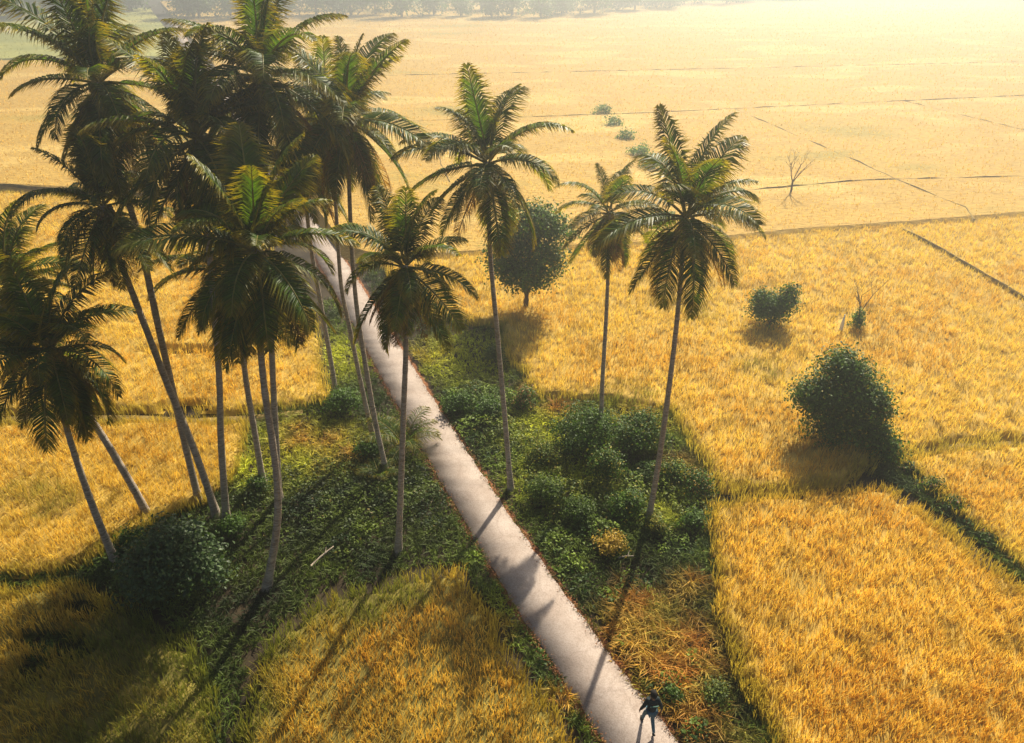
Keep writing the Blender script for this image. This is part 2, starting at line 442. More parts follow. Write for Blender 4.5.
rice('A', 'rice_field', 'rounded golden rice plot with a green fringe left of the road, at the bottom of the photo',
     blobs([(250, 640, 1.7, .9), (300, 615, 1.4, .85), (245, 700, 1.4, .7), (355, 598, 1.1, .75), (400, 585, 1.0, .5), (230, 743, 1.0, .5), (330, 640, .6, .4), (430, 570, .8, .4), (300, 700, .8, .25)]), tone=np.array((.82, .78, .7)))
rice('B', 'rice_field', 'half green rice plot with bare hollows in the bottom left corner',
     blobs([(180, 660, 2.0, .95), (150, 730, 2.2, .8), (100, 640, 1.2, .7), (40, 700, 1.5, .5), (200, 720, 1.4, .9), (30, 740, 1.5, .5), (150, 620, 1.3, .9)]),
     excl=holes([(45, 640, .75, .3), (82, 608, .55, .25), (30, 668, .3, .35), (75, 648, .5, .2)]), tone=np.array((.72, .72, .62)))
rice('C', 'rice_field', 'golden rice plot behind the leaning palm trunks at the left edge', blobs([(30, 500, 1.6, .12)]), tone=.88)
rice('D', 'rice_field', 'golden rice field seen between the left palm crowns, beyond the low bank',
     blobs([(300, 400, 1.2, .3), (330, 330, 1.5, .35)]), dens=.85, excl=holes([(180, 350, 1.6, .25), (185, 405, .9, .25)]))
rice('E', 'rice_field', 'large bright golden rice field filling the bottom right corner', None, hgt=.75, tone=np.array((.95, .9, .85)))
rice('F', 'rice_field', 'wide golden rice field behind the right hand palms', blobs([(500, 330, 1.5, .3), (690, 300, 2.5, .1), (630, 398, 1.5, .4), (770, 370, 1.5, .35)]), dens=.9)
rice('G', 'rice_field', 'golden rice field right of the weedy ditch at the right edge', None, dens=.95)

# far fields: the canopy as one closed surface with sparse heads standing out of it
def far_field(name, pts, label, z=.62, mats=(M_canopy,), tufts=0, tc=PALE):
    P = poly_px(pts, z); v3 = [Vector((a, b, z)) for a, b in P]
    tri = tessellate_polygon([v3]); acc = Acc()
    acc.add([tuple(v) for v in v3], tri, (.5, .3, .07), 0)
    n = len(v3); sk = [(a, b - 1.0, 0) for a, b in P]; V = [tuple(v) for v in v3] + sk
    acc.add(V, [t for i in range(n) for t in ((i, (i + 1) % n, n + (i + 1) % n), (i, n + (i + 1) % n, n + i))], (.5, .3, .07), 0)
    if tufts:
        x, y = scatter(P, lambda d: tufts * (60 / d) ** 1.9, ymin=30, ymax=300)
        k = fbm(x, y, 14, 6) ; m = len(x); d = np.hypot(y, CH)
        H = .2 * (d / 60) ** .4 * (.7 + .6 * rng.random(m)); c = mixc(tc, AMBER, np.clip((k - .45) * 3, 0, 1) * .2) * (.8 + .4 * rng.random(m))[:, None]
        Vv, Tt, Cc = blades(np.stack([x, y, np.full(m, z - .04)], 1), H, .07 * (d / 60) ** .7, .05 + .1 * rng.random(m), rng.random(m) * 6.28, .12 * rng.random(m), c)
        acc.add(Vv, Tt, Cc, 1)
    o = link(name, acc.mesh(name, [mats[0], M_rice])); thing(o, label, 'rice field', 'ripe rice fields', 'stuff'); return o
far_field('rice_field', [(385, 256), (520, 247), (690, 239), (800, 228), (905, 221), (1100, 205), (1300, 191), (1500, 178), (1700, 165), (1700, 1), (160, 1), (212, 62), (280, 160), (345, 245)],
          'pale hazy rice plain reaching back to the far tree line right of the road', tufts=4, tc=np.array((.74, .5, .13)))
far_field('rice_field', [(-700, 186), (0, 183), (120, 189), (238, 194), (270, 200), (215, 120), (150, 58), (-100, 62), (-700, 75)],
          'distant golden rice field at the left edge above the long bank', tufts=4, tc=np.array((.74, .5, .13)))
M_green = solid_mat('young_paddy', [(.3, (.2, .22, .05)), (.55, (.34, .33, .08)), (.75, (.5, .4, .12))], .05, .9, .4)
far_field('rice_field', [(-700, 72), (-100, 60), (150, 56), (188, 58), (150, 8), (-300, 8), (-1200, 30)],
          'pale green paddy at the top left in front of the far trees', mats=(M_green,), tufts=3, tc=np.array((.4, .4, .12)))

# low banks
def bank(pts, h=.74, wid=.34, name='field_bank'):
    P = [Vector((a, b, 0)) for a, b in pts]; Q = []
    for a, b in zip(P[:-1], P[1:]):
        m = max(1, int((b - a).length / 1.2)); Q += [a.lerp(b, k / m) for k in range(m)]
    Q.append(P[-1]); V = []; T = []
    for i, p in enumerate(Q):
        d = (Q[min(i + 1, len(Q) - 1)] - Q[max(i - 1, 0)]).normalized(); s = Vector((-d.y, d.x, 0)) * wid
        j = Vector((random.uniform(-.08, .08), random.uniform(-.08, .08), 0)); zz = h * random.uniform(.92, 1.1)
        for k, z in ((-1, 0), (-.55, zz), (.55, zz), (1, 0)): V.append(tuple(p + j + s * k + Vector((0, 0, z))))
    for i in range(len(Q) - 1):
        for k in range(3):
            a = i * 4 + k; T += [(a, a + 1, a + 5), (a, a + 5, a + 4)]
    return np.array(V), np.array(T)
M_bank = solid_mat('bank_earth', [(.3, (.12, .08, .025)), (.5, (.22, .15, .045)), (.7, (.34, .24, .07))], 2.0, .95, .5)
for i, b in enumerate(BW):
    v, t = bank(b, *((.4, .07) if i == 4 else (.6, .06) if i == 5 else (.66, .07) if i < 10 else (.16, .3)))
    thing(link('field_bank', mesh_tris('field_bank', v, t, None, [M_bank])), kind='structure')

# ------------------------------------------------------------------ verge grass and undergrowth
VERGE = [
    [(322, 300), (345, 296), (365, 350), (395, 399), (448, 485), (482, 556), (470, 562), (432, 562), (380, 576), (310, 594), (262, 628), (232, 700), (230, 743), (220, 950), (195, 950), (214, 743), (212, 700), (205, 655), (180, 622), (135, 600), (100, 588), (30, 582), (-200, 580), (-200, 562), (30, 568), (84, 556), (120, 534), (165, 512), (205, 492), (232, 470), (245, 440), (249, 408), (330, 398)],
    [(455, 558), (480, 550), (511, 595), (604, 745), (720, 950), (690, 950), (583, 743), (552, 700), (520, 650), (480, 588)],
    [(400, 340), (380, 300), (345, 250), (376, 258), (400, 286), (425, 312), (505, 318), (512, 350), (545, 390), (600, 396), (672, 406), (690, 440), (716, 486), (707, 500), (706, 540), (716, 598), (741, 672), (775, 743), (900, 980), (800, 950), (673, 743), (610, 656), (572, 599), (478, 480), (440, 402)],
    [(868, 478), (884, 447), (900, 446), (925, 480), (960, 506), (1024, 554), (1200, 660), (1250, 730), (1024, 580), (966, 536), (925, 506), (892, 482)],
    [(20, 625), (105, 598), (120, 620), (95, 665), (25, 685)],
]
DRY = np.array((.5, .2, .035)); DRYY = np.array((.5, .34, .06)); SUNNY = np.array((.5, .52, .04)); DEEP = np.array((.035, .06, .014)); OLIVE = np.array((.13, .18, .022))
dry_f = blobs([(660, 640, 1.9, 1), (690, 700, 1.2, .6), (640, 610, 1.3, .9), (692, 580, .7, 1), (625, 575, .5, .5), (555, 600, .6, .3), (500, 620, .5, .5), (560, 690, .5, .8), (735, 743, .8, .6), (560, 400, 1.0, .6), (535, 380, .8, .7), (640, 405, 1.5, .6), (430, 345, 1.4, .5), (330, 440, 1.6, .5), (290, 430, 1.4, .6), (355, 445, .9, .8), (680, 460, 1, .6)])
sun_paint_f = blobs([(460, 350, 2.6, 1), (330, 350, 2.4, 1), (300, 440, 2.6, .8), (560, 470, 2, .6), (540, 420, 2.2, .7), (640, 405, 2.4, .6), (250, 460, 1.2, .8), (690, 480, 1.2, .9), (590, 480, 1.4, .6), (660, 500, 1.2, .6), (500, 600, .8, .3), (650, 660, 1.5, .4), (900, 450, 1, .6)])  # sunlit patches of the verges, painted into the plant colours
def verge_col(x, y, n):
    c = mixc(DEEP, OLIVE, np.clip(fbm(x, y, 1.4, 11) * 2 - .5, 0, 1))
    c = mixc(c, SUNNY, np.clip(sun_paint_f(x, y) * 1.2 * (.5 + fbm(x, y, 1, 12)), 0, 1))
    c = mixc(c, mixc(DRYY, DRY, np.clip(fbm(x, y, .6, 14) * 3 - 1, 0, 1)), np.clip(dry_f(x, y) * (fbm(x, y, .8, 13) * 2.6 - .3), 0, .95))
    c = c * (1 - .5 * shade_paint_f(x, y))[:, None]  # shade painted in: blades darkened where the verge lies in shadow
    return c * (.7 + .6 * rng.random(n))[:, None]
shade_paint_f = blobs([(330, 520, 3, 1), (400, 520, 2, 1), (250, 580, 2, 1), (590, 560, 2, 1), (230, 640, 1, 1), (660, 560, 1.4, 1)])  # shaded spots of the verges, for the painted darkening of the grass
bare_f = blobs([(235, 600, .5, .7), (640, 568, .75, 1), (190, 645, .5, 1)])
acc = Acc()
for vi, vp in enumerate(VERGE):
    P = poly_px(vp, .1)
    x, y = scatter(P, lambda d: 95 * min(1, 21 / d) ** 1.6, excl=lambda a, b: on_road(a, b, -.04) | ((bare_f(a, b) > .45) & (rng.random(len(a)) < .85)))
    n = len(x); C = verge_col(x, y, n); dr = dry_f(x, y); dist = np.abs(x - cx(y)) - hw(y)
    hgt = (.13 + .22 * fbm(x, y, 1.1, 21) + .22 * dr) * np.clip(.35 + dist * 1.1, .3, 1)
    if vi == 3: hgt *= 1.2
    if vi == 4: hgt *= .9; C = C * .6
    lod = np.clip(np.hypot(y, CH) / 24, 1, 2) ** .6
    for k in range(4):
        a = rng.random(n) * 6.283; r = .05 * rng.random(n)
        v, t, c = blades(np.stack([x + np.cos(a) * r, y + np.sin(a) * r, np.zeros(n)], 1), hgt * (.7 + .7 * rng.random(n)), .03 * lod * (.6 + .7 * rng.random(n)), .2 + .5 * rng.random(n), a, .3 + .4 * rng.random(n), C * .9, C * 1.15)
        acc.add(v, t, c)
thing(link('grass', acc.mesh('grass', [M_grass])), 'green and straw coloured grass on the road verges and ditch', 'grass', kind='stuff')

# fringe of dry litter along both edges of the road
acc = Acc(); n = 11000
y = 3 + 57 * rng.random(n) ** 1.6; s = np.where(rng.random(n) < .5, -1, 1)
off = rng.normal(0, .11, n) + .08; x = cx(y) + s * (hw(y) + off)
C = mixc(np.array((.2, .065, .02)), np.array((.34, .15, .05)), rng.random(n)) * (.6 + .6 * rng.random(n))[:, None]
nn = rng.normal(0, .35, (n, 3)); nn[:, 2] = 1
v, t, c = leaves(np.stack([x, y, .085 + .03 * rng.random(n)], 1), nn, .03 + .035 * rng.random(n), C)
acc.add(v, t, c); thing(link('leaf_litter', acc.mesh('leaf_litter', [M_leaf])), 'rusty brown fallen leaves along both road edges', 'leaf litter', kind='stuff')

# creeping broadleaf cover: leaf mounds
und = [  # px, py, radius m, height m
    (470, 400, 1.6, .55), (500, 400, 1.1, .5), (485, 430, 1.5, .6), (525, 400, .8, .5), (520, 440, 1.2, .4), (505, 455, 1, .4),
    (545, 470, 1.2, .4), (560, 500, 1.3, .5), (590, 500, 1.3, .55), (625, 490, 1.4, .6), (655, 480, 1.2, .55), (690, 500, 1.1, .6), (705, 515, .6, .4),
    (600, 530, 1.2, .45), (640, 520, 1.0, .4), (680, 540, 1.0, .35), (560, 545, 1.0, .25), (575, 575, .9, .2), (640, 590, .9, .2), (610, 600, .6, .25),
    (650, 690, .5, .3), (670, 680, .6, .35), (700, 740, .7, .4), (690, 660, .5, .3), (730, 720, .5, .25), (625, 640, .4, .25),
    (330, 480, 1.8, .4), (370, 500, 1.6, .45), (310, 515, 1.6, .35), (350, 540, 1.4, .3), (420, 500, 1.2, .4), (440, 530, .9, .3), (400, 480, 1.2, .45), (250, 500, .9, .35), (285, 475, .7, .3),
    (500, 585, .35, .25), (520, 618, .3, .25), (545, 655, .35, .3), (562, 680, .3, .2), (470, 560, .5, .25), (100, 565, .8, .25), (130, 552, .9, .35),
    (905, 472, .45, .3), (925, 491, .5, .35), (945, 507, .5, .35), (968, 526, .4, .3), (990, 546, .35, .25), (1010, 561, .35, .2),
]
acc = Acc()
for a, b, r, h in und:
    p = at(a, b, .1); n = int(430 * r * r * (1 + h)); th = rng.random(n) * 6.283; rr = r * np.sqrt(rng.random(n)) * (1 + .35 * (fbm(np.cos(th) * 2 + a, np.sin(th) * 2, .7, 31) - .5) * 2)
    x = p.x + rr * np.cos(th); y = p.y + rr * np.sin(th)
    k = ~on_road(x, y, .12); x, y, rr = x[k], y[k], rr[k]; n = len(x)
    z = h * np.clip(1 - (rr / r) ** 2, .05, 1) * (.1 + 1.7 * fbm(x, y, .55, 33)) * (1 - .45 * rng.random(n) ** 2) + .04
    C = mixc(np.array((.03, .065, .012)), np.array((.2, .28, .025)), np.clip(fbm(x, y, .5, 51) * 2.4 - .8, 0, 1)); C = mixc(C, np.array((.34, .33, .045)), np.clip(sun_paint_f(x, y) * (rng.random(n) * 1.2), 0, .85))  # random leaf greens, then yellow green painted in for sunlit patches
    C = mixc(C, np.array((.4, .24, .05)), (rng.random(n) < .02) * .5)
    if 240 < a < 460 and b > 470: C = C * .5  # deep shade on the left verge, painted in as darker leaves
    if a > 880: C = mixc(C, np.array((.35, .14, .1)), (rng.random(n) < .14) * .8)
    nn = rng.normal(0, .6, (n, 3)); nn[:, 2] = 1
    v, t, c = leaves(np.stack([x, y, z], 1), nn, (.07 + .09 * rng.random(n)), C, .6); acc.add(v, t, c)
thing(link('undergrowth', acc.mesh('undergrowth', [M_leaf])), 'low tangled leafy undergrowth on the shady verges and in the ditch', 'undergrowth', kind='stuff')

# ------------------------------------------------------------------ bushes and broadleaf trees
def crown_mesh(name, lobes, n, size, c0, c1, c2=None, f2=.1, mat=None, gap=.35, fall=.45):
    """lobes: (x,y,z,rx,ry,rz). twigs carry clumps of leaves through each lobe's outer volume"""
    vol = np.array([l[3] * l[4] + l[4] * l[5] + l[3] * l[5] for l in lobes]); vol = vol / vol.sum(); acc = Acc()
    for l, f in zip(lobes, vol):
        m = max(20, int(n * f)); nc = max(6, m // 22)
        dcl = rng.normal(size=(nc, 3)); dcl /= np.linalg.norm(dcl, axis=1, keepdims=True)
        dcl[:, 2] = np.where(dcl[:, 2] < -.55, -dcl[:, 2], dcl[:, 2])
        rad = (.45 + .6 * rng.random(nc)) * (1 + gap * (rng.random(nc) - .5))
        cc = np.array(l[:3]) + dcl * rad[:, None] * np.array(l[3:6])
        tint = rng.random(nc)
        k = rng.integers(0, nc, m); spread = min(l[3:6]) * .17 + size * .8
        P = cc[k] + rng.normal(0, 1, (m, 3)) * spread * np.array([1, 1, .75]); P[:, 2] = np.maximum(P[:, 2], .03)
        nn = dcl[k] * .8 + rng.normal(0, .55, (m, 3)); nn[:, 2] += .45
        C = mixc(c0, c1, tint[k] * .7 + .3 * rng.random(m))
        if c2 is not None: C = mixc(C, c2, (rng.random(m) < f2) * .9)
        C = C * (.8 + .4 * rng.random(m))[:, None]
        v, t, c = leaves(P, nn, size * (.65 + .7 * rng.random(m)), C, .58); acc.add(v, t, c)
    return acc.mesh(name, [mat or M_leaf])

def limbs_mesh(name, base, targets, r0, mat, fork=None):
    acc = Acc(); fork = fork or (0, 0, .4)
    for k, tg in enumerate(targets):
        tg = Vector(tg); f = Vector(fork)
        mid = f.lerp(tg, .55) + Vector((random.uniform(-.1, .1), random.uniform(-.1, .1), .1)) * tg.length * .3
        pts = spline([base, fork, mid, tg], 8)
        rr = [r0 * (1 - .8 * j / 8) for j in range(9)]
        v, t = tube(pts, rr, 7); acc.add(v, t, (.2, .15, .1))
    return acc.mesh(name, [mat])

LG0, LG1 = np.array((.018, .045, .008)), np.array((.085, .15, .016)); YEL = np.array((.34, .28, .04))
def bush(name, label, px, py, wd, ht, n=2600, size=.12, c0=LG0, c1=LG1, c2=None, f2=.1, nl=5, cat='bush', group=None, dp=None, mat=None, seed=0, lobes=None, trunk_h=.0, tr=.05):
    rs = random.Random(seed * 31 + int(px)); p = at(px, py)
    e = empty(name, p); thing(e, label, cat, group)
    dp = dp or wd * .8
    if lobes is None:
        lobes = []
        for k in range(nl):
            a = 6.283 * (k + rs.random() * .6) / nl; r = rs.uniform(.2, .32) if k else 0
            s = rs.uniform(.24, .36) if k else .42
            top = ht - trunk_h
            lobes.append((math.cos(a) * r * wd, math.sin(a) * r * dp, trunk_h + top * (rs.uniform(.32, .62) if k else .6), s * wd * .8, s * dp * .8, top * (rs.uniform(.28, .4) if k else .4)))
    link('foliage' if cat != 'tree' else 'crown', crown_mesh('foliage', lobes, n, size, c0, c1 * 1.25, c2, f2, mat), e)
    link('trunk' if cat == 'tree' else 'stem', limbs_mesh('stem', (0, 0, -.05), [tuple(l[:3]) for l in lobes], tr, M_wood, (0.02, 0, max(trunk_h, ht * .15))), e)
    return e

B = bush
B('bush', 'large dark glossy bush at the foot of the leftmost palm trunks', 188, 590, 3.1, 2.7, 11000, .13, np.array((.03, .055, .02)), np.array((.06, .1, .03)), nl=8, mat=M_gloss, seed=1, tr=.06)
B('bush', 'dark round bush behind the creeper covered stump right of the road', 588, 452, 2.9, 1.75, 6500, .1, nl=7, seed=2)
B('bush', 'broad dark bush on the right of the mound, between the two rightmost palm trunks', 640, 448, 2.5, 1.5, 5200, .1, c2=YEL, f2=.06, nl=6, seed=3)
B('bush', 'narrow creeper covered stump bush in front of the palm with the hidden trunk foot', 607, 484, 1.4, 1.7, 2600, .09, c2=YEL, f2=.16, nl=4, seed=4)
B('bush', 'bushy shrub with orange tips at the right end of the mound beside the golden field', 697, 492, 1.5, .95, 2200, .09, c2=np.array((.4, .22, .05)), f2=.14, nl=5, seed=5)
B('bush', 'low leafy shrub just right of the rightmost palm trunk', 672, 482, 1.5, .9, 2000, .09, c2=YEL, f2=.2, nl=5, seed=6)
B('bush', 'small shrub lit yellow green at the foot of the rightmost palm', 656, 533, .8, .7, 1100, .08, c1=np.array((.15, .18, .03)), c2=YEL, f2=.3, nl=4, seed=7)
B('bush', 'small golden yellow shrub alone in the shade right of the road', 611, 549, 1.1, .65, 1700, .08, np.array((.3, .2, .03)), np.array((.5, .33, .05)), nl=5, seed=8)
B('bush', 'dark shrub behind the middle palm trunk close to the road bend', 490, 418, 1.8, .95, 2800, .1, nl=5, seed=9)
B('bush', 'dark shrub left of the middle palm trunk near the road edge', 462, 410, 1.6, .8, 2300, .1, nl=5, seed=10)
B('bush', 'small shrub in the bright grass beside the upper middle palm trunk', 496, 364, 1.1, 1.0, 1300, .1, c1=np.array((.12, .15, .03)), nl=4, seed=11)
B('bush', 'shrub with dry brown sprays at the corner of the field behind the middle palm', 525, 408, 1.2, 1.0, 1500, .09, c2=np.array((.35, .18, .08)), f2=.3, nl=4, seed=12)
B('bush', 'bright green topped shrub right of the middle palm trunk', 543, 462, 1.5, .8, 1900, .09, c1=np.array((.14, .18, .03)), c2=YEL, f2=.2, nl=5, seed=13)
B('bush', 'low rounded bush in front of the bright green topped shrub, right of the middle palm', 549, 500, 1.7, .95, 2200, .09, c1=np.array((.12, .17, .025)), nl=5, seed=61)
B('bush', 'rounded bush halfway between the middle palm foot and the golden shrub', 580, 520, 1.3, .8, 1500, .09, c1=np.array((.1, .15, .025)), nl=4, seed=62)
B('bush', 'lumpy bush just left of the rightmost palm foot', 628, 515, 1.5, 1.0, 2100, .09, c2=YEL, f2=.08, nl=5, seed=63)
B('bush', 'small bush tucked against the big golden field edge below the orange tipped shrub', 694, 528, 1.0, .7, 1200, .09, nl=4, seed=64)
B('bush', 'dark spreading bush at the foot of the short straight palm on the left verge', 346, 414, 1.7, 1.25, 2900, .1, nl=5, seed=14)
B('bush', 'small dark bush just left of the two crossing palm trunks', 372, 458, 1.1, .9, 1500, .1, nl=4, seed=15)
B('bush', 'small bush at the foot of the left leaning palm trunk by the field corner', 262, 492, .9, .7, 1100, .09, c2=np.array((.2, .24, .12)), f2=.12, nl=4, seed=16)
B('bush', 'leafy bush beside the straight palm trunk above the large glossy bush', 236, 536, 1.1, .8, 1400, .1, nl=4, seed=17)
B('bush', 'low bush under the foremost left palm', 140, 548, 1.1, .7, 1300, .1, c2=YEL, f2=.08, nl=4, seed=18)
B('bush', 'low dark weed clump in the bare hollow of the bottom left plot', 50, 655, .6, .4, 600, .08, nl=3, seed=19)
B('bush', 'small dark bush on the verge just right of the walking person', 673, 700, .6, .4, 800, .08, nl=3, seed=20)
B('bush', 'bright tufted bush in the dry grass left of the right hand furrow', 716, 700, .9, .5, 1000, .08, c1=np.array((.16, .19, .03)), nl=4, seed=21)
B('bush', 'heart shaped dark bush standing alone in the golden field', 768, 330, 2.3, 1.9, 7000, .13, LG0 * 1.2, LG1 * 1.25, seed=22, tr=.06,
  lobes=[(-.5, 0, 1.3, .7, .7, .85), (.5, 0, 1.4, .62, .6, .85), (0, 0, .9, .8, .7, .7), (-.7, 0, 1.9, .36, .35, .4), (.75, 0, 2.2, .34, .3, .45), (.1, 0, 1.3, .5, .5, .4)])
B('bush', 'largest creeper covered bush in the right field, with a tall lobe rising on its left', 829, 442, 3.6, 3.2, 24000, .125, LG0 * 1.05, LG1 * 1.15, seed=23, tr=.08, c2=YEL, f2=.03,
  lobes=[(-.1, .5, 3.0, .78, .7, 1.0), (.4, .3, 2.6, .8, .7, .9), (-.75, .1, 2.1, .95, .9, 1.0), (.5, 0, 1.8, 1.0, .9, 1.1), (-1.2, .1, 2.0, .5, .6, .6), (1.2, -.2, 1.6, .65, .8, 1.1), (1.35, -.7, .7, .65, .7, .8), (0, -.1, .9, 1.2, .9, .9), (1.75, -1.1, .4, .5, .5, .5)])
B('bush', 'slender twiggy bush beside the small white marker', 854, 334, .7, 1.5, 1000, .1, LG0 * 1.3, LG1 * 1.5, seed=24, nl=3)
for k, (a, b, lb) in enumerate([(908, 474, 'first low dark weed clump in the ditch, beside the large creeper covered bush'), (932, 492, 'dark leafy weed clump in the middle of the ditch'), (952, 510, 'dense dark weed clump lower down the ditch'), (985, 541, 'sparse weed clump in the ditch near the right edge')]):
    B('weed_clump', lb, a, b, (.6, .85, .8, .6)[k], (.4, .5, .5, .3)[k], (700, 1300, 1200, 600)[k], .1, c2=np.array((.3, .13, .09)), f2=.08, nl=4, seed=30 + k, cat='weeds')
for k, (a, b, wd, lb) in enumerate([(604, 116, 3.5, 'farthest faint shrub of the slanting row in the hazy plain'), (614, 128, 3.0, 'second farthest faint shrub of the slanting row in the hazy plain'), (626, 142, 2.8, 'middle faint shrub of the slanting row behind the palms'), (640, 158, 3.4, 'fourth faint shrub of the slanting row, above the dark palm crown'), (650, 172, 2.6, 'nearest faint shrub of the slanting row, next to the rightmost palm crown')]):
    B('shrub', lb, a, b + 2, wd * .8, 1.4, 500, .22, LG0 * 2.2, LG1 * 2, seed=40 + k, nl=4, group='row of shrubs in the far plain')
# broadleaf tree
B('broadleaf_tree', 'round crowned broadleaf tree standing behind the middle palm', 526, 312, 5, 5.6, 15000, .17, LG0 * 1.1, np.array((.12, .2, .025)), YEL, .07, cat='tree', seed=50, trunk_h=1.0, tr=.13,
  lobes=[(.3, 0, 5.1, 1.5, 1.3, .95), (1.4, .2, 4.6, 1.0, 1.0, .8), (-1.0, 0, 3.6, 1.2, 1.2, 1.0), (.2, .2, 3.9, 1.5, 1.2, 1.1), (.9, 0, 2.9, 1.3, 1.2, 1.0), (-.4, -.2, 2.4, 1.3, 1.2, .9), (.4, 0, 1.9, 1.0, 1.0, .7), (-1.2, .1, 2.6, .7, .7, .7)])

# bare trees
def branch_rec(acc, p, d, L, r, depth, rs):
    pts = [p]; q = p
    for k in range(4):
        d = (d + Vector((rs.uniform(-.16, .16), rs.uniform(-.16, .16), rs.uniform(-.02, .12)))).normalized(); q = q + d * L / 4; pts.append(q)
    v, t = tube(pts, [r * (1 - .12 * k) for k in range(5)], 6); acc.add(v, t, (.3, .25, .2))
    if depth:
        for k in range(rs.choice((2, 3))):
            j = pts[rs.choice((2, 3, 4, 4))]; dd = (d + Vector((rs.uniform(-.9, .9), rs.uniform(-.6, .6), rs.uniform(-.1, .5)))).normalized()
            branch_rec(acc, j, dd, L * rs.uniform(.6, .8), r * .52, depth - 1, rs)
def bare_tree(name, label, px, py, ht, seed, r=.09):
    p = at(px, py); e = empty(name, p); thing(e, label, 'bare tree'); rs = random.Random(seed)
    a = Acc(); v, t = tube([(0, 0, -.1), (.03, 0, ht * .2), (-.02, 0, ht * .4)], [r * 1.3, r, r * .85], 7); a.add(v, t, (.3, .25, .2))
    link('trunk', a.mesh('trunk', [M_wood]), e); a = Acc()
    for k in range(3):
        branch_rec(a, Vector((-.02, 0, ht * (.4 - .04 * k))), Vector(((-.6, .55, -.05)[k], rs.uniform(-.3, .3), 1)).normalized(), ht * .33, r * .62, 3, rs)
    link('branches', a.mesh('branches', [M_wood]), e)
bare_tree('bare_tree', 'leafless forked tree alone in the hazy plain at the right', 789, 199, 3.6, 3, .085)
bare_tree('bare_tree', 'thin leafless sapling rising from the slender bush by the white marker', 854, 333, 3.2, 8, .05)

# white marker post
p = at(839, 336); e = empty('marker_post', p); thing(e, 'small white tapered marker post in the golden field, left of the twiggy bush', 'marker post')
v, t = tube([(0, 0, 0), (0, 0, .7), (0, 0, 1.25)], [.12, .085, .02], 8); a = Acc(); a.add(v, t, (.8, .8, .8)); link('post', a.mesh('post', [M_white]), e)
v, t = tube([(0, 0, 0), (0, 0, .1)], [.19, .17], 8); a = Acc(); a.add(v, t, (.8, .8, .8)); link('base', a.mesh('base', [M_white]), e)

# fallen wood
def log(label, a, b, r, mat, z=.14, name='fallen_branch'):
    p, q_ = at(*a, z), at(*b, z + .1); m = (p + q_) / 2 + Vector((0, 0, .03)); acc = Acc()
    v, t = tube(spline([p, m, q_], 6), [r, r * 1.05, r, r * .9, r * .85, r * .7, r * .5], 7); acc.add(v, t, (.3, .25, .2))
    s = p.lerp(q_, .6); v, t = tube([s, s + Vector((.05, .08, .22))], [r * .5, r * .25], 6); acc.add(v, t, (.3, .25, .2))
    thing(link(name, acc.mesh(name, [mat])), label, 'branch')
log('straight pale fallen branch in the dark shade left of the road', (311, 566), (334, 546), .035, M_dead, .2)
log('brown branch scrap in the dark hollow right of the road', (618, 558), (634, 556), .03, M_dead, .12)

# ------------------------------------------------------------------ palms
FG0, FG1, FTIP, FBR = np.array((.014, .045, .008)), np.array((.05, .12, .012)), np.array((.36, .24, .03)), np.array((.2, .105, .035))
def frond_mesh(e0, k, L, dead=False, young=False, seed=0):
    rs = random.Random(seed); acc = Acc(); n = 22; pts = []; ang = e0; p = Vector((0, 0, 0)); tw = rs.uniform(-.25, .25)
    for i in range(n + 1):
        pts.append(p.copy()); t = i / n
        ang2 = R(e0) - R(k) * (t ** 1.35); p = p + Vector((math.cos(ang2), tw * .25 * t, math.sin(ang2))) * L / n
    rad = [.034 * (1 - .85 * i / n) * (L / 2.4) + .004 for i in range(n + 1)]
    v, t_ = tube(pts, rad, 5); rc = np.array((.22, .2, .06)) if not dead else np.array((.26, .16, .08)); acc.add(v, t_, rc)
    m = 92 if not young else 44; Vs = []; Ts = []; Cs = []; q = 0
    for i in range(m):
        t = .14 + .86 * (i + .5) / m; f = t * n; j = min(int(f), n - 1); u = f - j; b = pts[j].lerp(pts[j + 1], u); d = (pts[j + 1] - pts[j]).normalized()
        side = d.cross(Vector((0, 0, 1)))
        if side.length < .2: side = Vector((0, -1, 0))
        side.normalize(); upv = side.cross(d).normalized()
        ll = L * .295 * (math.sin(math.pi * min(1, (t * .86 + .13))) ** .6) * rs.uniform(.86, 1.08) + .03
        for s in (-1, 1):
            if rs.random() < (.05 if not dead else .25): continue
            fw = .4 + .7 * t + rs.uniform(-.14, .14); g = .42 + rs.uniform(0, .45) + (1.6 if dead else 0)
            dr = (side * s + d * fw + upv * .28).normalized()
            dr2 = (dr * .8 + Vector((0, 0, -g))).normalized(); wv = d.cross(dr).cross(dr).normalized()
            wv = (d * .8 + upv * rs.uniform(-.5, .5)).normalized() * (.5 * (.036 if not dead else .022) * L / 2.4)
            m1 = b + dr * ll * .45; tp = m1 + dr2 * ll * .6
            Vs += [b - wv * .5, b + wv * .5, m1 - wv, m1 + wv, tp]
            Ts += [(q, q + 1, q + 2), (q + 1, q + 3, q + 2), (q + 2, q + 3, q + 4)]; q += 5
            x = rs.random()
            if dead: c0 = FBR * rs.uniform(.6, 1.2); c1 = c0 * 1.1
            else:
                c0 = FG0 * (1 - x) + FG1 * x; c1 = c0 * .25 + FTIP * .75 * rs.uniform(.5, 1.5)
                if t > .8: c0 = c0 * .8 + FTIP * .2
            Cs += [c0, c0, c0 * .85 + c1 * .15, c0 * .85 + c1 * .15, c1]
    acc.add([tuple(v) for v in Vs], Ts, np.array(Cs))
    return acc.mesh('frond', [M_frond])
CLS = [(84, 24), (70, 42), (56, 60), (40, 72), (24, 74), (6, 66), (-14, 54), (-36, 40), (-58, 24)]
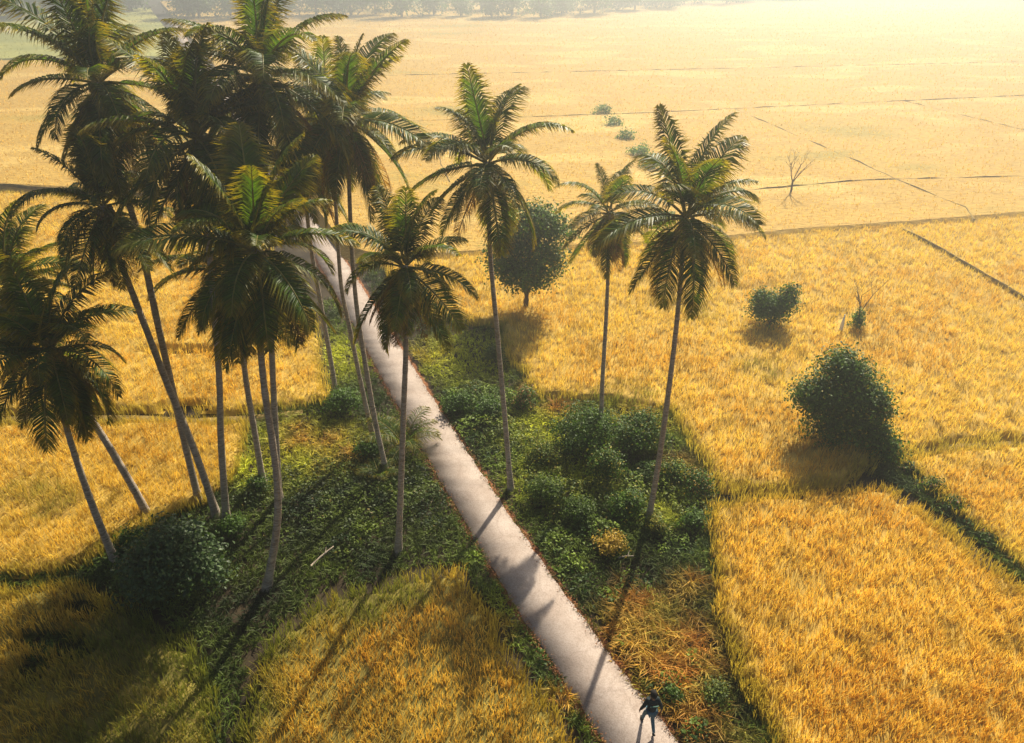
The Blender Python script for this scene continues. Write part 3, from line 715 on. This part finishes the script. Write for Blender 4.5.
FR = {c: [frond_mesh(CLS[c][0] + dv, CLS[c][1] + dk, 2.5, seed=100 * c + i) for i, (dv, dk) in enumerate(((0, 0), (6, -14), (-5, 12), (3, 26), (-8, -10)))] for c in range(len(CLS))}
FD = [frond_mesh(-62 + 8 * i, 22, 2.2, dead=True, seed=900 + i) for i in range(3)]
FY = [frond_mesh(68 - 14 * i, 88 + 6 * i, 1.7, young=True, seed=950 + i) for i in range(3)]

def nuts_mesh(seed, r):
    rs = random.Random(seed); acc = Acc()
    for k in range(9):
        a = rs.random() * 6.28; c = Vector((math.cos(a) * r * 1.6, math.sin(a) * r * 1.6, -rs.uniform(.12, .42)))
        V = []; T = []; nu, nv = 7, 5
        for i in range(nv + 1):
            ph = math.pi * i / nv
            for j in range(nu):
                th = 2 * math.pi * j / nu; V.append((c.x + .085 * math.sin(ph) * math.cos(th), c.y + .085 * math.sin(ph) * math.sin(th), c.z + .11 * math.cos(ph)))
        for i in range(nv):
            for j in range(nu):
                a0 = i * nu + j; a1 = i * nu + (j + 1) % nu; T += [(a0, a1, a0 + nu), (a1, a1 + nu, a0 + nu)]
        acc.add(V, T, (.2, .15, .05))
    return acc.mesh('coconuts', [M_nut])

def palm(label, nodes_px, lean=0.0, scale=1.0, nf=26, ndead=3, seed=0, r0=.115, spread=0, up=0):
    """nodes_px from the foot to the crown; lean is how far (m) the crown stands beyond the foot"""
    rs = random.Random(seed); b = at(*nodes_px[0]); Yb = b.y; m = len(nodes_px)
    top = nodes_px[-1]; pts = []
    ylen = nodes_px[0][1] - top[1]
    for i, (a, c) in enumerate(nodes_px):
        f = (nodes_px[0][1] - c) / ylen; pts.append(b if i == 0 else at_y(a, c, Yb + lean * f ** 1.5))
    root = empty('coconut_palm', b); thing(root, label, 'palm tree', 'coconut palms')
    loc = [p - b for p in pts]; loc[0].z = -.1
    sp_ = spline(loc, 40); L = (loc[-1] - loc[0]).length
    rad = []
    for i in range(41):
        t = i / 40; r = 1.02 * r0 * (1 - .45 * t) + .075 * math.exp(-t * L / .35) + .03 * math.exp(-(1 - t) * L / .3)
        rad.append(r * (1 + .05 * (i % 2)) * rs.uniform(.98, 1.03))
    a = Acc(); v, t = tube(sp_, rad, 10); a.add(v, t, (.3, .25, .2)); tk = link('trunk', a.mesh('trunk', [M_trunk]), root)
    for pl in tk.data.polygons: pl.use_smooth = True
    c = sp_[-1]; axis = (sp_[-1] - sp_[-6]).normalized()
    tilt = Vector((0, 0, 1)).rotation_difference((axis + Vector((0, 0, 1.2))).normalized())
    if seed not in (12, 13, 14, 15): nf += 9 if seed in (1, 2, 5, 7, 8) else 5; spread += 1; scale *= 1.1 if seed in (1, 2, 5) else 1.05
    for k in range(nf):
        f = (k + .5) / nf; az = k * 2.39996 + rs.uniform(-.25, .25)
        cl = min(len(CLS) - 1, max(0, int((f ** .9) * (len(CLS) + spread) - up + rs.uniform(-.4, .6))))
        o = link('frond', rs.choice(FR[cl]), root)
        q_ = tilt @ Vector((0, 0, 1)).rotation_difference(Vector((0, 0, 1)))
        o.rotation_mode = 'QUATERNION'
        from mathutils import Quaternion
        o.rotation_quaternion = tilt @ Quaternion((0, 0, 1), az) @ Quaternion((1, 0, 0), rs.uniform(-.25, .25))
        s = scale * .93 * rs.uniform(.74, 1.1); o.scale = (s, s * rs.uniform(.85, 1.12), s)
        o.location = c + Vector((math.cos(az), math.sin(az), 0)) * .07 + Vector((0, 0, .12 - .3 * f))
    for k in range(ndead):
        az = rs.random() * 6.28; o = link('dead_frond', rs.choice(FD), root); o['label'] = 'dry brown frond hanging down the trunk'
        o.rotation_euler = (0, 0, az); s = scale * rs.uniform(.7, 1.0); o.scale = (s, s, s); o.location = c + Vector((math.cos(az) * .08, math.sin(az) * .08, -.25))
    nm = link('coconuts', nuts_mesh(seed, .12), root); nm.location = c
    return root

palm('nearest palm at the left edge, its slender trunk leaning left from beside the glossy bush', [(116, 563), (100, 525), (84, 482), (66, 425), (50, 350)], .3, 1.0, 28, 3, 1, spread=1)
palm('leftmost palm, crown half cut by the left edge, thick trunk leaning far to the left', [(150, 518), (130, 482), (100, 432), (62, 375), (10, 285)], .6, .95, 26, 2, 2, r0=.13)
palm('tallest palm at the top left corner, its crown touching the top edge', [(199, 502), (184, 440), (158, 325), (138, 234), (112, 150), (98, 82)], .6, 1.12, 30, 5, 3)
palm('palm with its crown right below the tallest left one, trunk crossing another low down', [(217, 516), (195, 452), (165, 378), (132, 292), (112, 240), (102, 205)], .6, .95, 24, 6, 4)
palm('very dark dense palm crown just right of the tallest left palm', [(226, 522), (221, 440), (219, 375), (210, 260), (197, 138)], .5, 1.08, 30, 4, 5)
palm('tall palm at the top with a straight thin trunk showing under its crown', [(279, 502), (276, 440), (273, 380), (268, 260), (265, 165), (261, 76)], .5, 1.15, 30, 3, 6, up=0)
palm('dark drooping palm low in the left cluster, trunk leaning left from the field corner', [(263, 485), (256, 440), (246, 380), (240, 325), (233, 270)], .3, 1.1, 28, 4, 7, spread=1)
palm('palm of the left cluster whose curved grey trunk stands nearest the dark hollow', [(266, 588), (277, 525), (276, 470), (264, 385), (258, 310), (256, 250)], .3, 1.1, 28, 3, 8, spread=1)
palm('shaded palm behind the cluster with a short straight trunk showing over the bank bush', [(337, 400), (332, 368), (320, 300), (310, 240), (302, 165)], .4, 1.1, 26, 5, 9)
palm('palm of the crossing pair left of the road, with the thinner left trunk', [(374, 440), (362, 388), (349, 325), (341, 284), (336, 210), (330, 122)], .4, .95, 24, 4, 10, r0=.095)
palm('golden edged palm of the crossing pair left of the road, its trunk on the right', [(387, 474), (375, 420), (363, 350), (356, 300), (351, 234), (347, 118)], .5, 1.15, 26, 4, 11, r0=.1)
palm('small dark palm standing nearest the left edge of the road, straight trunk', [(398, 553), (401, 480), (404, 400), (406, 340), (405, 266)], .2, .98, 27, 4, 12, r0=.1, spread=1)
palm('tall slim palm in the middle, just right of the road, trunk leaning left', [(511, 490), (505, 420), (497, 330), (490, 250), (488, 162)], .4, 1.1, 28, 3, 13, r0=.095)
palm('dark ragged palm between the middle palm and the rightmost palm', [(601, 446), (602, 390), (606, 320), (608, 270), (609, 212)], 1.6, .88, 24, 7, 14, r0=.09, spread=2)
palm('rightmost palm with a wide golden tipped crown, trunk leaning right', [(648, 522), (659, 460), (670, 380), (678, 310), (686, 216)], .3, 1.12, 28, 3, 15, r0=.1)

def young(label, px, py, n, s, seed):
    rs = random.Random(seed); root = empty('young_palm', at(px, py)); thing(root, label, 'young palm')
    a = Acc(); v, t = tube([(0, 0, -.05), (0, 0, .15), (0, 0, .3)], [.09, .07, .05], 8); a.add(v, t, (.2, .2, .1)); link('stem', a.mesh('stem', [M_trunk]), root)
    for k in range(n):
        o = link('frond', rs.choice(FY), root); o.rotation_euler = (rs.uniform(-.15, .15), 0, k * 2.4 + rs.uniform(-.2, .2) + .3); q_ = s * rs.uniform(.8, 1.1); o.scale = (q_, q_, q_); o.location = (0, 0, .2)
young('young stemless palm arching its fronds over the left road edge', 405, 452, 11, 1.15, 4)
young('small young palm seedling between the crossing pair and the road edge palm', 380, 482, 7, .75, 5)

# ------------------------------------------------------------------ far tree line
treekinds = []
for k in range(4):
    rs = random.Random(60 + k); L = []
    for j in range(7):
        a = rs.random() * 6.28; r = rs.uniform(0, 2.8); L.append((math.cos(a) * r, math.sin(a) * r, rs.uniform(3, 11), rs.uniform(2.2, 3.6), rs.uniform(2.2, 3.6), rs.uniform(1.8, 3)))
    L.append((0, 0, 2.4, 4.2, 3.6, 2.6))
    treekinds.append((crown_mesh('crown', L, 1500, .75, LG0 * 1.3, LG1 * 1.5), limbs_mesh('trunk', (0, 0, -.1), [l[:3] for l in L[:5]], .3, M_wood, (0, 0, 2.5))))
rs = random.Random(5)
X = -330
while X < 330:
    for row in range(2):
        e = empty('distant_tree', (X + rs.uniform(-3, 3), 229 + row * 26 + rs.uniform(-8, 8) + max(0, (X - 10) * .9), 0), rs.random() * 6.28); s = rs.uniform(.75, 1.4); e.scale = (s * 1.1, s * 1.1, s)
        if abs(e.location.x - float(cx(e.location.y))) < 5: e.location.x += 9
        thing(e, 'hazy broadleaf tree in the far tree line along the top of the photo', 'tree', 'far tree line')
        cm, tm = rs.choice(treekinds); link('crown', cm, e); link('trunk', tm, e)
    X += rs.uniform(5, 9)

# ------------------------------------------------------------------ the walking person
def skin(name, verts, edges, radii, mat, parent, sub=2, root=0):
    me = bpy.data.meshes.new(name); me.from_pydata(verts, edges, []); me.materials.append(mat)
    o = link(name, me, parent); sk = o.modifiers.new('skin', 'SKIN'); sk.use_smooth_shade = True
    for v, r in zip(me.skin_vertices[0].data, radii): v.radius = (r, r) if not isinstance(r, tuple) else r
    me.skin_vertices[0].data[root].use_root = True
    s = o.modifiers.new('sub', 'SUBSURF'); s.levels = sub; s.render_levels = sub
    return o
def cloth(name, c0, c1, sc_=30): return solid_mat(name, [(.3, c0), (.7, c1)], sc_, .85, .3)
M_skin = cloth('skin_tone', (.2, .1, .06), (.24, .13, .08)); M_jack = cloth('dark_jacket', (.012, .02, .024), (.022, .034, .038))
M_jean = cloth('blue_jeans', (.05, .1, .14), (.08, .16, .2)); M_shoe = cloth('black_shoe', (.012, .01, .01), (.02, .02, .02)); M_hair = cloth('black_hair', (.008, .006, .006), (.016, .012, .012), 60)
M_strip = cloth('pale_stripe', (.06, .12, .1), (.08, .15, .12))
per = empty('person', at(648, 729, .06), R(6)); per.scale = (.8, .86, .86); thing(per, 'person in a dark jacket and blue jeans walking up the road, back to the viewer', 'person')
#  facing +Y (up the road); left foot planted, right foot pushing off behind
J = dict(pel=(0, 0, .95), wai=(0, .01, 1.1), chest=(0, .03, 1.33), neck=(0, .04, 1.5), head0=(0, .055, 1.6), head1=(0, .06, 1.68),
         shL=(-.17, .03, 1.42), elL=(-.25, .02, 1.17), wrL=(-.33, .06, .95), shR=(.17, .03, 1.42), elR=(.27, -.06, 1.18), wrR=(.33, .0, .95),
         hiL=(-.085, 0, .92), knL=(-.1, .2, .52), anL=(-.1, .3, .1), hiR=(.085, 0, .92), knR=(.09, .02, .5), anR=(.1, -.24, .13))
def chain(parts):
    vs, es, rs_ = [], [], []; idx = {}
    for seq in parts:
        prev = None
        for nm, r in seq:
            if nm not in idx: idx[nm] = len(vs); vs.append(J[nm] if nm in J else nm); rs_.append(r)
            if prev is not None: es.append((prev, idx[nm]))
            prev = idx[nm]
    return vs, es, rs_
hand = []
for s, wv in ((-1, 'wrL'), (1, 'wrR')):
    wx, wy, wz = J[wv]; palm_ = (wx + s * .01, wy + .025, wz - .07); pre = wv
    hand.append([(pre, .026), (palm_, .032)])
    for f in range(4):
        y_ = wy + .055 - .022 * f; ln = (.075, .085, .08, .062)[f]
        hand.append([(palm_, .032), ((wx + s * .012, y_, wz - .115), .010), ((wx + s * .008, y_ + .006, wz - .115 - ln * .5), .009), ((wx - s * .008, y_ + .012, wz - .115 - ln), .007)])
    hand.append([(palm_, .032), ((wx - s * .012, wy + .07, wz - .085), .011), ((wx - s * .02, wy + .085, wz - .12), .009)])
vs, es, rr = chain([[('pel', .12), ('wai', .11), ('chest', .13), ('neck', .055), ('head0', .085), ('head1', .09)], [('chest', .13), ('shL', .06), ('elL', .042), ('wrL', .026)], [('chest', .13), ('shR', .06), ('elR', .042), ('wrR', .026)],
                    [('pel', .12), ('hiL', .085), ('knL', .055), ('anL', .038)], [('pel', .12), ('hiR', .085), ('knR', .055), ('anR', .038)]] + hand)
skin('body', vs, es, rr, M_skin, per)
vs, es, rr = chain([[('pel', .155), ('wai', .145), ('chest', .165), ((0, .04, 1.47), .085)], [('chest', .165), ('shL', .082), ('elL', .06), ('wrL', .043)], [('chest', .165), ('shR', .082), ('elR', .06), ('wrR', .043)]])
jk = skin('jacket', vs, es, rr, M_jack, per)
a = Acc(); v, t = tube([(-.13, -.155, 1.36), (0, -.17, 1.36), (.13, -.155, 1.36)], [.018, .02, .018], 6); a.add(v, t, (1, 1, 1)); link('stripe', a.mesh('stripe', [M_strip]), jk)
vs, es, rr = chain([[('pel', .14), ('hiL', .1), ('knL', .068), ('anL', .05)], [('pel', .14), ('hiR', .1), ('knR', .068), ('anR', .05)]])
skin('trousers', vs, es, rr, M_jean, per)
for nm, tip, heel in (('L', (-.11, .43, .035), (-.1, .26, .04)), ('R', (.1, -.16, .035), (.1, -.29, .12))):
    ax = J['an' + nm]; skin('shoe', [(ax[0], ax[1], ax[2] - .01), heel, tip], [(0, 1), (1, 2)], [.045, .05, .04], M_shoe, per)
V = []; T = []
for i in range(9):
    ph = math.pi * i / 8
    for j in range(14):
        th = 2 * math.pi * j / 14; f_ = 1 + .03 * math.sin(5 * th + i)
        V.append((.108 * math.sin(ph) * math.cos(th) * f_, .03 + .118 * math.sin(ph) * math.sin(th) * f_ - (.02 if ph > 1.6 else 0), 1.68 + .115 * math.cos(ph) + (max(0, math.sin(th)) * .06 if ph > 1.5 else 0)))
for i in range(8):
    for j in range(14):
        a0 = i * 14 + j; a1 = i * 14 + (j + 1) % 14; T += [(a0, a0 + 14, a1), (a1, a0 + 14, a1 + 14)]
hm = mesh_tris('hair', np.array(V), np.array(T), None, [M_hair]); hr = link('hair', hm, per)
for pl in hm.polygons: pl.use_smooth = True
fc = Acc()
for s in (-1, 1):
    v, t = tube([(s * .093, .07, 1.61), (s * .1, .065, 1.66)], [.012, .014], 6); fc.add(v, t, (.2, .1, .06))
v, t = tube([(0, .155, 1.66), (0, .17, 1.61)], [.008, .015], 6); fc.add(v, t, (.2, .1, .06))
link('ears_and_nose', fc.mesh('ears_and_nose', [M_skin]), per)

# ------------------------------------------------------------------ haze
hv = [(x, y, z) for z in (-1, 30) for x, y in ((-620, -220), (620, -220), (620, 1020), (-620, 1020))]
me = bpy.data.meshes.new('haze'); me.from_pydata(hv, [], [(3, 2, 1, 0), (4, 5, 6, 7), (0, 1, 5, 4), (1, 2, 6, 5), (2, 3, 7, 6), (3, 0, 4, 7)])
mh = bpy.data.materials.new('haze_air'); t, n_, l = nodes(mh); pv = N(t, 'ShaderNodeVolumePrincipled'); o = N(t, 'ShaderNodeOutputMaterial')
pv.inputs['Color'].default_value = (.93, .96, .97, 1); pv.inputs['Density'].default_value = .0034; pv.inputs['Anisotropy'].default_value = .74
l.new(pv.outputs[0], o.inputs['Volume']); me.materials.append(mh)
thing(link('haze', me), kind='stuff')
